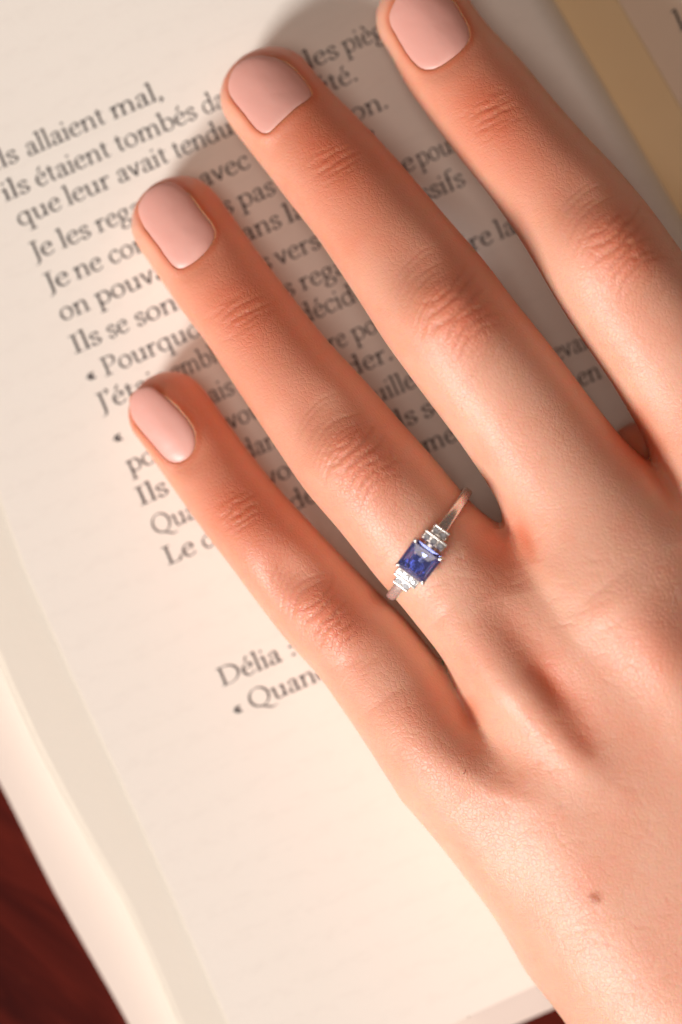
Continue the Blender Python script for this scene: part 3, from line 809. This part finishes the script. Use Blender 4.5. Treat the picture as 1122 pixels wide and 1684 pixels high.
def build_hand():
    rnd = random.Random(11)
    me = subdivide(build_hand_mesh())
    co, no = arrays(me)
    PX, PY = to_px(co[:, 0], co[:, 1], co[:, 2])
    up = np.clip(no[:, 2] * 2.0, 0, 1)
    disp = np.zeros(len(co)); crease = np.zeros(len(co)); red = np.zeros(len(co)); kn = np.zeros(len(co)); mole = np.zeros(len(co))
    # sort by PY once so each stroke only touches a slice
    order = np.argsort(PY); PYs = PY[order]
    def near(x0, x1, y0, y1):
        i0 = np.searchsorted(PYs, y0); i1 = np.searchsorted(PYs, y1)
        idx = order[i0:i1]
        return idx[(PX[idx] > x0) & (PX[idx] < x1)]
    def stroke(pts, sig, amp, cr=0.0, taper=True, rd=0.0, knk=0.0, n=5):
        p = catmull(pts, n) if len(pts) > 2 else np.array(pts, float)
        R = 3.2 * sig
        idx = near(p[:, 0].min() - R, p[:, 0].max() + R, p[:, 1].min() - R, p[:, 1].max() + R)
        if len(idx) == 0: return
        d, t = seg_dist(PX[idx], PY[idx], p)
        g = np.exp(-(d / sig) ** 2 / 2)
        if taper: g = g * np.clip(np.sin(np.clip(t, .02, .98) * np.pi), 0, 1) ** .6
        disp[idx] += amp * g
        if cr: crease[idx] += cr * g
        if rd: red[idx] += rd * g
        if knk: kn[idx] = np.maximum(kn[idx], knk * g)
    # ---- broad modelling of the back of the hand
    stroke([(720, 1010), (790, 1080), (860, 1160), (930, 1225), (1010, 1300)], 30, 1.3)          # ring metacarpal ridge
    stroke([(800, 980), (850, 1040), (905, 1110), (950, 1180), (990, 1245)], 25, -.95, rd=.5)     # valley beside it, its orange shade painted in as red
    stroke([(870, 1085), (900, 1120), (930, 1165)], 13, -.4, rd=.4)
    stroke([(935, 1190), (965, 1222), (985, 1245)], 11, -.15, rd=.25)
    stroke([(990, 960), (1060, 1050), (1130, 1150), (1210, 1270)], 42, 1.4)                       # middle metacarpal
    stroke([(1240, 900), (1300, 1040), (1370, 1200)], 40, 1.3)
    stroke([(1150, 880), (1180, 980), (1240, 1120)], 32, -1.1)
    stroke([(760, 1160), (800, 1220), (850, 1290)], 22, -.2, rd=.2)                              # between little and ring knuckle
    stroke([(640, 1140), (700, 1220), (780, 1310)], 38, .9, rd=.25, knk=.5)                       # little knuckle
    stroke([(1030, 1000), (1090, 1060), (1140, 1120)], 45, .7, rd=.35, knk=.55)
    stroke([(780, 830), (830, 900), (850, 980)], 30, -.6, rd=.5)
    stroke([(880, 640), (960, 740)], 40, .0, knk=.2)
    # webs
    stroke([(1035, 705), (1060, 745)], 26, 0, taper=False, rd=.9, cr=.5)  # deep maroon shade of the web pad put into the skin colour
    stroke([(628, 978), (705, 893), (786, 806)], 11, -.32, taper=False, rd=.25)
    stroke([(615, 955), (690, 868), (765, 790)], 12, .10, taper=False)
    stroke([(650, 1000), (728, 915), (805, 830)], 12, .10, taper=False)
    stroke([(838, 856), (860, 885), (872, 930)], 12, -.5, rd=.4)
    stroke([(1075, 765), (1100, 800), (1112, 840)], 12, -.6, rd=.5)
    stroke([(764, 1140), (772, 1170), (782, 1200)], 11, -.3, rd=.5)
    # ---- joints
    joints = {  # finger: (distal joint px, middle joint px, strength)
      'little': ((392, 838), (540, 1012)), 'ring': ((398, 512), (592, 752)), 'middle': ((548, 262), (752, 508)), 'index': ((806, 186), (1018, 398)),
    }
    for name, (dj, pj) in joints.items():
        F = FINGERS[name]
        axp = np.array(F['tip'], float) - np.array(F['base'], float); axp /= np.linalg.norm(axp)
        nr = np.array([-axp[1], axp[0]])            # to the right of the finger in the picture
        if nr[0] < 0: nr = -nr
        wpx = {'little': 66, 'ring': 88, 'middle': 92, 'index': 92}[name]
        def fp(c, s, v): return (c[0] + axp[0] * s + nr[0] * v, c[1] + axp[1] * s + nr[1] * v)
        # swelling of the middle joint, slight waist on either side
        c = np.array(pj, float)
        stroke([fp(c, 22, 0), fp(c, -26, 0)], wpx * .40, 1.15, taper=False, rd=.34, knk=1.0)
        stroke([fp(c, 100, -10), fp(c, 75, 0)], wpx * .40, -.75, taper=False)
        # main folds, bowed away from the joint centre
        folds = [(-34, .045, 3.0, -.16), (-18, .03, 2.6, -.22), (-3, .0, 3.2, -.34), (14, -.02, 3.0, -.32), (30, -.04, 2.6, -.2), (-50, .05, 2.6, -.10)]
        for s0, bow, sg, am in folds:
            W = wpx * rnd.uniform(.42, .66); off = rnd.uniform(-.12, .12) * wpx
            pts = []
            for j in range(7):
                v = -W + 2 * W * j / 6
                pts.append(fp(c, s0 - bow * v * v * .18 + rnd.uniform(-3, 3) + v * .10, v + off))
            stroke(pts, sg * .8, am * .8, cr=.75)
        # concentric arcs distal to the joint on the left flank and across
        for i in range(13):
            s0 = 24 + i * 7.5 + rnd.uniform(-3, 3)
            if rnd.random() < .3: continue
            W0 = -wpx * rnd.uniform(.75, .9); W1 = wpx * rnd.uniform(-.1, .75)
            pts = [fp(c, s0 - 46 * ((v / wpx) ** 2) + rnd.uniform(-1.2, 1.2), v) for v in np.linspace(W0, W1, 7)]
            stroke(pts, 1.7, -.11, cr=.2)
        for i in range(9):
            s0 = -38 - i * 9 + rnd.uniform(-3, 3)
            W = wpx * rnd.uniform(.3, .6); off = rnd.uniform(-.3, .3) * wpx
            pts = [fp(c, s0 + 16 * ((v / wpx) ** 2) + rnd.uniform(-2.5, 2.5) + .15 * v, v + off) for v in np.linspace(-W, W, 6)]
            stroke(pts, 1.9, -.05, cr=.12)
        # short crossing lines on the joint
        for i in range(30):
            s0 = rnd.uniform(-60, 40); v0 = rnd.uniform(-.6, .6) * wpx; L = rnd.uniform(8, 22); th = rnd.choice([-1, 1]) * rnd.uniform(.5, 1.2)
            p0 = fp(c, s0 - L * math.sin(th) / 2, v0 - L * math.cos(th) / 2); p1 = fp(c, s0 + L * math.sin(th) / 2, v0 + L * math.cos(th) / 2)
            mid = ((p0[0] + p1[0]) / 2 + rnd.uniform(-2, 2), (p0[1] + p1[1]) / 2 + rnd.uniform(-2, 2))
            stroke([p0, mid, p1], 1.7, -.055, cr=.12)
        # distal joint: two or three folds
        c = np.array(dj, float); wd = wpx * .80
        stroke([fp(c, 10, 0), fp(c, -12, 0)], wd * .5, .15, taper=False, rd=.30, knk=.7)
        for s0, am, sg in ((8, -.20, 2.8), (-6, -.26, 3.0), (-20, -.12, 2.4), (20, -.10, 2.4), (-30, -.07, 2.0)):
            W = wd * rnd.uniform(.45, .62); off = rnd.uniform(-.1, .2) * wd
            pts = [fp(c, s0 - 9 * ((v / wd) ** 2) + rnd.uniform(-2, 2) - v * .12, v + off) for v in np.linspace(-W, W, 6)]
            stroke(pts, sg * .85, am * .75, cr=.6)
        for i in range(12):
            s0 = rnd.uniform(-36, 30); W = wd * rnd.uniform(.15, .4); off = rnd.uniform(-.5, .5) * wd
            pts = [fp(c, s0 + rnd.uniform(-2, 2) - v * .1, v + off) for v in np.linspace(-W, W, 4)]
            stroke(pts, 1.8, -.06, cr=.1)
        # distal fingers are naturally ruddier; extra red paints in their darker shading
        stroke([fp(c, -70, 0), fp(c, 60, 0), fp(c, 150, 0)], 70, 0, taper=False, rd=.26)
        stroke([fp(np.array(pj, float), -20, 0), fp(c, 60, 0)], 60, 0, taper=False, rd=.26)
        # fingertip flush
        tp = np.array(F['tip'], float) - axp * 70
        stroke([fp(tp, 40, 20), fp(tp, -20, 25)], 45, 0, taper=False, rd=.35)
    # fine lines over the back of the hand
    for i in range(420):
        X = rnd.uniform(600, 1122); Y = rnd.uniform(880, 1684)
        if X < 560 + (Y - 1100) * .7: continue
        L = rnd.uniform(12, 46); th = rnd.gauss(-.25, .35) + (1.4 if rnd.random() < .3 else 0)
        dx, dy = L * math.cos(th) / 2, L * math.sin(th) / 2
        stroke([(X - dx, Y - dy), (X + rnd.uniform(-2, 2), Y + rnd.uniform(-2, 2)), (X + dx, Y + dy)], 1.9, -.035, cr=.04)
    # mole
    for (mx, my, mr) in ((978, 1477, 6.5), (973, 1474, 4), (983, 1479, 4)):
        idx = near(mx - 20, mx + 20, my - 20, my + 20)
        g = np.exp(-((PX[idx] - mx) ** 2 + (PY[idx] - my) ** 2) / (2 * mr * mr))
        mole[idx] = np.maximum(mole[idx], g * .95); disp[idx] += g * .03
    # finger coordinates for the procedural relief
    fco = np.stack([co[:, 0], co[:, 1], co[:, 2]], 1); jw = np.zeros(len(co))
    for name, F in FINGERS.items():
        s, v, w_, zc, ht, hb = finger_params(F, co[:, 0], co[:, 1])
        m = (np.abs(v) < w_ * 1.05) & (s > 0)
        fco[m] = np.stack([s[m], v[m], co[m, 2] * .3], 1)
        jw[m] = kn[m] * np.clip((s[m] - 14) / 6, 0, 1) * np.clip((1 - np.abs(v[m]) / w_[m]) * 4, 0, 1)
    co = co + no * (disp * up)[:, None]
    # ---- nail beds
    for name, (o, c, zf) in NF.items():
        bb = 60
        idx = near(o[:, 0].min() - bb, o[:, 0].max() + bb, o[:, 1].min() - bb, o[:, 1].max() + bb)
        idx = idx[no[idx, 2] > 0.02]
        sd = poly_sdf(PX[idx], PY[idx], [tuple(q) for q in o]).astype(float) * K
        F = FINGERS[name]
        axp = np.array(F['tip'], float) - np.array(F['base'], float); axp /= np.linalg.norm(axp)
        fwd = ((PX[idx] - c[0]) * axp[0] + (PY[idx] - c[1]) * axp[1]) * K
        zn = zf(co[idx, :2])
        z = co[idx, 2]
        inside = np.clip(-sd / .22, 0, 1)
        inside = inside * inside * (3 - 2 * inside)
        # fold around sides and cuticle: rises to meet the plate
        fold_h = zn + .0
        wgt = np.exp(-(np.clip(sd, 0, 9) / 1.5) ** 2) * np.clip((4.2 - fwd) / 2.5, 0, 1)
        z2 = z + (np.where(fold_h > z, fold_h - z, (fold_h - z) * .9)) * wgt * (sd > -.22)
        z3 = z2 * (1 - inside) + np.minimum(zn - .55, z2 + 5) * inside
        far = (sd < 6)
        co[idx, 2] = np.where(far, z3, z)
        g = np.exp(-(np.clip(sd, -1, 9) / .6) ** 2)
        red[idx] += .7 * g; crease[idx] += .9 * np.exp(-(np.clip(sd, -1, 9) / .3) ** 2) * np.clip((4.6 - fwd) / 2, 0, 1)  # groove round the nail: its dark red shade is painted in
    # ---- rest on the page: nothing may sink through it
    zp = zpage(co[:, 0], co[:, 1]) + .12
    low = co[:, 2] < zp + 1.0
    co[low, 2] = zp[low] + np.maximum(co[low, 2] - zp[low], 0) ** 2 / 2.0 * .5 + np.maximum(co[low, 2] - zp[low], 0) * .5
    co[:, 2] = np.maximum(co[:, 2], zp)
    me.vertices.foreach_set('co', (co * MM).astype(np.float32).ravel())
    def attr(n_, arr, typ='FLOAT'):
        a = me.attributes.new(n_, typ, 'POINT')
        a.data.foreach_set('value' if typ == 'FLOAT' else 'vector', np.asarray(arr, np.float32).ravel())
    attr('redness', np.clip(red, 0, .85)); attr('crease', np.clip(crease, 0, 1)); attr('knuckle', np.clip(kn, 0, 1)); attr('mole', np.clip(mole, 0, 1))
    attr('joint_weight', jw); attr('finger_co', fco, 'FLOAT_VECTOR')
    me.polygons.foreach_set('use_smooth', np.ones(len(me.polygons), bool))
    me.materials.clear(); me.materials.append(SKIN)
    me.update(); me.name = 'hand'
    hand = bpy.data.objects.new('hand', me); C.objects.link(hand)
    tag(hand, 'left hand with pale pink nails lying spread over the book page', 'hand')
    # ---- nails
    for name, (o, c, zf) in NF.items():
        F = FINGERS[name]
        axp = np.array(F['tip'], float) - np.array(F['base'], float); axp /= np.linalg.norm(axp)
        rings = [0, .25, .5, .7, .82, .9, .95, .985, 1.0]
        drop = [0, 0, 0, 0, .015, .05, .11, .19, .30]
        V = []; n = len(o)
        cc = P(c[0], c[1], float(zf(P(c[0], c[1], 10)[None])[0]))
        for r, dr in zip(rings[1:], drop[1:]):
            q = c + (o - c) * r
            z = np.full(n, 9.0)
            for _ in range(3): z = zf(P(q[:, 0], q[:, 1], z))
            m = P(q[:, 0], q[:, 1], z)
            for i in range(n): V.append((m[i, 0], m[i, 1], z[i] - dr))
        top = len(V)
        q = c + (o - c) * .97
        z = zf(P(q[:, 0], q[:, 1], 9.0)); m = P(q[:, 0], q[:, 1], z)
        for i in range(n): V.append((m[i, 0], m[i, 1], z[i] - .62))
        ci = len(V); V.append((cc[0], cc[1], float(zf(cc[None])[0]))); V.append((cc[0], cc[1], float(zf(cc[None])[0]) - .6))
        Fc = []
        nr = len(rings) - 1
        for i in range(n):
            j = (i + 1) % n
            Fc.append((ci, i, j))
            for r in range(nr): Fc.append((r * n + i, (r + 1) * n + i, (r + 1) * n + j, r * n + j))
            Fc.append((nr * n + j, nr * n + i, ci + 1))
        ob = mesh_obj('fingernail', V, Fc, NAIL, hand)
        import bmesh
        bm = bmesh.new(); bm.from_mesh(ob.data); bmesh.ops.recalc_face_normals(bm, faces=bm.faces); bm.to_mesh(ob.data); bm.free()
        m = ob.modifiers.new('s', 'SUBSURF'); m.levels = 1; m.render_levels = 1
    return hand
hand = build_hand()

# ------------------------------------------------------------------ the ring
def build_ring():
    F = FINGERS['ring']
    R = 9.45                                   # outer radius of the band, mm
    zc = 14.9
    ctr = P(706, 894, zc)
    root = empty('ring', (ctr[0], ctr[1], zc))
    dirv = math.atan2(.81, .59)
    root.rotation_euler = (Matrix.Rotation(dirv, 4, 'Z') @ Matrix.Rotation(math.radians(-14.5), 4, 'Y')).to_euler()
    tag(root, 'white gold ring with square blue stone and small clear stones on the ring finger', 'ring')
    def part(name, V, Fc, mat, smooth=True, parent=None):
        return mesh_obj(name, V, Fc, mat, parent or root, smooth)
    # band: rounded section swept round the finger (local X across the finger, Z up)
    V = []; Fc = []; n = 128; m = 14
    for i in range(n):
        t = 2 * math.pi * i / n
        top = abs(math.atan2(math.sin(t), math.cos(t)))
        hw = .72 + .3 * math.exp(-(top / .5) ** 2)
        th = .42 + .25 * math.exp(-(top / .45) ** 2)
        for j in range(m):
            a = 2 * math.pi * j / m
            ca, sa = math.cos(a), math.sin(a)
            y = hw * math.copysign(abs(ca) ** .7, ca); r = R - .55 + th * math.copysign(abs(sa) ** .8, sa) * 1.25
            V.append((r * math.sin(t), y, r * math.cos(t)))
    for i in range(n):
        for j in range(m):
            a = i * m + j; b = i * m + (j + 1) % m; c = ((i + 1) % n) * m + (j + 1) % m; d = ((i + 1) % n) * m + j
            Fc.append((a, b, c, d))
    part('band', V, Fc, GOLD)
    def rbox(cx, cy, cz, hx, hy, hz, bev, rot=0):
        """bevelled block, rot about local Y, returned verts/faces"""
        vs = []; fs = []
        for z, ins in ((-hz, 0), (hz - bev, 0), (hz - bev * .3, bev * .3), (hz, bev)):
            cr = bev * 1.6
            for sx, sy in ((1, 1), (-1, 1), (-1, -1), (1, -1)):
                a0 = {(1, 1): 0, (-1, 1): 90, (-1, -1): 180, (1, -1): 270}[(sx, sy)]
                for k_ in range(4):
                    a = math.radians(a0 + 30 * k_)
                    vs.append((sx * (hx - cr) + (cr - ins) * math.cos(a), sy * (hy - cr) + (cr - ins) * math.sin(a), z))
        for r in range(3):
            for i in range(16):
                j = (i + 1) % 16; fs.append((r * 16 + i, r * 16 + j, r * 16 + 16 + j, r * 16 + 16 + i))
        fs.append(tuple(range(48, 64))); fs.append(tuple(range(15, -1, -1)))
        c_, s_ = math.cos(rot), math.sin(rot)
        vs = [(cx + x * c_ + z * s_, cy + y, cz - x * s_ + z * c_) for x, y, z in vs]
        return vs, fs
    # stepped shoulders with their stones
    def brilliant(cx, cy, cz, r, rot):
        vs = []; fs = []
        nn = 8
        lv = [(r * .55, .26 * r), (r * .98, 0.0), (r * .98, -.06 * r)]
        for k_, (rr, z) in enumerate(lv):
            for i in range(nn):
                a = 2 * math.pi * (i + (.5 if k_ == 1 else 0)) / nn
                vs.append((rr * math.cos(a), rr * math.sin(a), z))
        vs.append((0, 0, -.8 * r))
        fs.append(tuple(range(nn)))
        for i in range(nn):
            j = (i + 1) % nn
            fs.append((i, nn + i, j)); fs.append((j, nn + i, nn + j))
            fs.append((nn + i, 2 * nn + i, nn + j)); fs.append((nn + j, 2 * nn + i, 2 * nn + j)); fs.append((2 * nn + i, 24, 2 * nn + j))
        c_, s_ = math.cos(rot), math.sin(rot)
        return [(cx + x * c_ + z * s_, cy + y, cz - x * s_ + z * c_) for x, y, z in vs], fs
    def bead(r, squash=1.0, n=10, m=6):
        vs = [(0, 0, r * squash)]; fs = []
        for i in range(1, m):
            ph = math.pi * i / m
            for j in range(n):
                a = 2 * math.pi * j / n
                vs.append((r * math.sin(ph) * math.cos(a), r * math.sin(ph) * math.sin(a), r * math.cos(ph) * squash))
        vs.append((0, 0, -r * squash)); e = len(vs) - 1
        for j in range(n):
            k_ = (j + 1) % n
            fs.append((0, 1 + j, 1 + k_)); fs.append((e, 1 + (m - 2) * n + k_, 1 + (m - 2) * n + j))
            for i in range(m - 2): fs.append((1 + i * n + j, 1 + (i + 1) * n + j, 1 + (i + 1) * n + k_, 1 + i * n + k_))
        return vs, fs
    gem_me = None
    for sgn in (1, -1):
        for (x, hw_, cnt, rr) in ((3.02, 1.78, 3, .47), (4.30, 1.22, 2, .48)):
            phi = math.asin(x / (R + .6)) * sgn
            rad = R + (.62 if cnt == 3 else .34)
            cx, cz = rad * math.sin(phi), rad * math.cos(phi)
            st = part('shoulder_step', *rbox(cx, 0, cz - .2, .68, hw_, .70, .14, phi), GOLD)
            # raised rim on the outer side of the step
            rim_off = .56 * sgn
            rx, rz = cx + rim_off * math.cos(phi) + .5 * math.sin(phi), cz - rim_off * math.sin(phi) + .5 * math.cos(phi)
            part('rim', *rbox(rx, 0, rz, .13, hw_, .18, .06, phi), GOLD, True, st)
            for i in range(cnt):
                y = (i - (cnt - 1) / 2) * (1.10 if cnt == 3 else 1.12)
                gx, gz = cx + .58 * math.sin(phi) - .08 * sgn * math.cos(phi), cz + .58 * math.cos(phi) + .08 * sgn * math.sin(phi)
                part('small_stone', *brilliant(gx, y, gz, rr, phi), CLEAR, False)
                for by in (-.56, .56):
                    vs, fs = bead(.12)
                    bx, bz = cx + .60 * math.sin(phi) + .30 * sgn * math.cos(phi) * (1 if i % 2 else -1), cz + .60 * math.cos(phi)
                    part('bead', [(x_ + bx, y_ + y + by, z_ + bz) for x_, y_, z_ in vs], fs, GOLD, True, st)
    # centre setting
    zt = R + 2.35
    hs = 2.28
    def frame(h_in, h_out, za, zb):
        vs = []; fs = []
        for z, h_ in ((za, h_out), (zb, h_out), (zb, h_in), (za, h_in)):
            for sx, sy in ((1, 1), (-1, 1), (-1, -1), (1, -1)): vs.append((sx * h_, sy * h_, z))
        for r in range(4):
            for i in range(4):
                j = (i + 1) % 4; r2 = (r + 1) % 4
                fs.append((r * 4 + i, r * 4 + j, r2 * 4 + j, r2 * 4 + i))
        return vs, fs
    part('setting', *frame(1.72, 1.98, R - .2, R + 1.15), GOLD, False)
    # stone: square, bevelled crown, faceted pavilion
    vs = []; fs = []
    def ringpts(h_, z, cut, skew=0):
        out = []
        for sx, sy in ((1, 1), (-1, 1), (-1, -1), (1, -1)):
            a = (sx * h_, sy * (h_ - cut), z); b = (sx * (h_ - cut), sy * h_, z)
            out += ([a, b] if sx * sy > 0 else [b, a])
        return out
    rows = [[(x_ * .98 - .34, y_, z_) for x_, y_, z_ in ringpts(1.18, zt, .26)], ringpts(1.88, zt - .27, .16), ringpts(hs, zt - .66, .08), ringpts(hs, zt - .80, .08), ringpts(1.25, zt - 1.45, .62)]
    for r_ in rows: vs += r_
    vs.append((.15, -.25, zt - 2.35))
    fs.append(tuple(range(8)))
    for r in range(len(rows) - 1):
        for i in range(8):
            j = (i + 1) % 8
            a, b, c, d = r * 8 + i, (r + 1) * 8 + i, (r + 1) * 8 + j, r * 8 + j
            if r in (0, 1, 3, 4): fs.append((a, b, c)); fs.append((a, c, d))
            else: fs.append((a, b, c, d))
    e = len(vs) - 1
    for i in range(8): fs.append(((len(rows) - 1) * 8 + i, e, (len(rows) - 1) * 8 + (i + 1) % 8))
    st = part('blue_stone', vs, fs, BLUE, False)
    # claws
    for sx in (1, -1):
        for sy in (1, -1):
            n_ = 10; V = []; Fc = []
            path = [(1.75, R - .1, .26), (2.02, R + .9, .25), (2.20, zt - .75, .25), (2.16, zt - .42, .27), (2.02, zt - .22, .24), (1.92, zt - .10, .12)]
            for (o_, z, r_) in path:
                for k_ in range(n_):
                    a = 2 * math.pi * k_ / n_
                    V.append((sx * o_ + r_ * math.cos(a), sy * o_ + r_ * math.sin(a), z + (0)))
            for r in range(len(path) - 1):
                for k_ in range(n_):
                    q = (k_ + 1) % n_
                    Fc.append((r * n_ + k_, r * n_ + q, (r + 1) * n_ + q, (r + 1) * n_ + k_))
            Fc.append(tuple(range((len(path) - 1) * n_, len(path) * n_)))
            cl = part('claw', V, Fc, GOLD)
            vs, f2 = bead(.30, .8)
            part('claw_tip', [(x + sx * 2.10, y + sy * 2.10, z + zt - .32) for x, y, z in vs], f2, GOLD, True, cl)
    return root
build_ring()
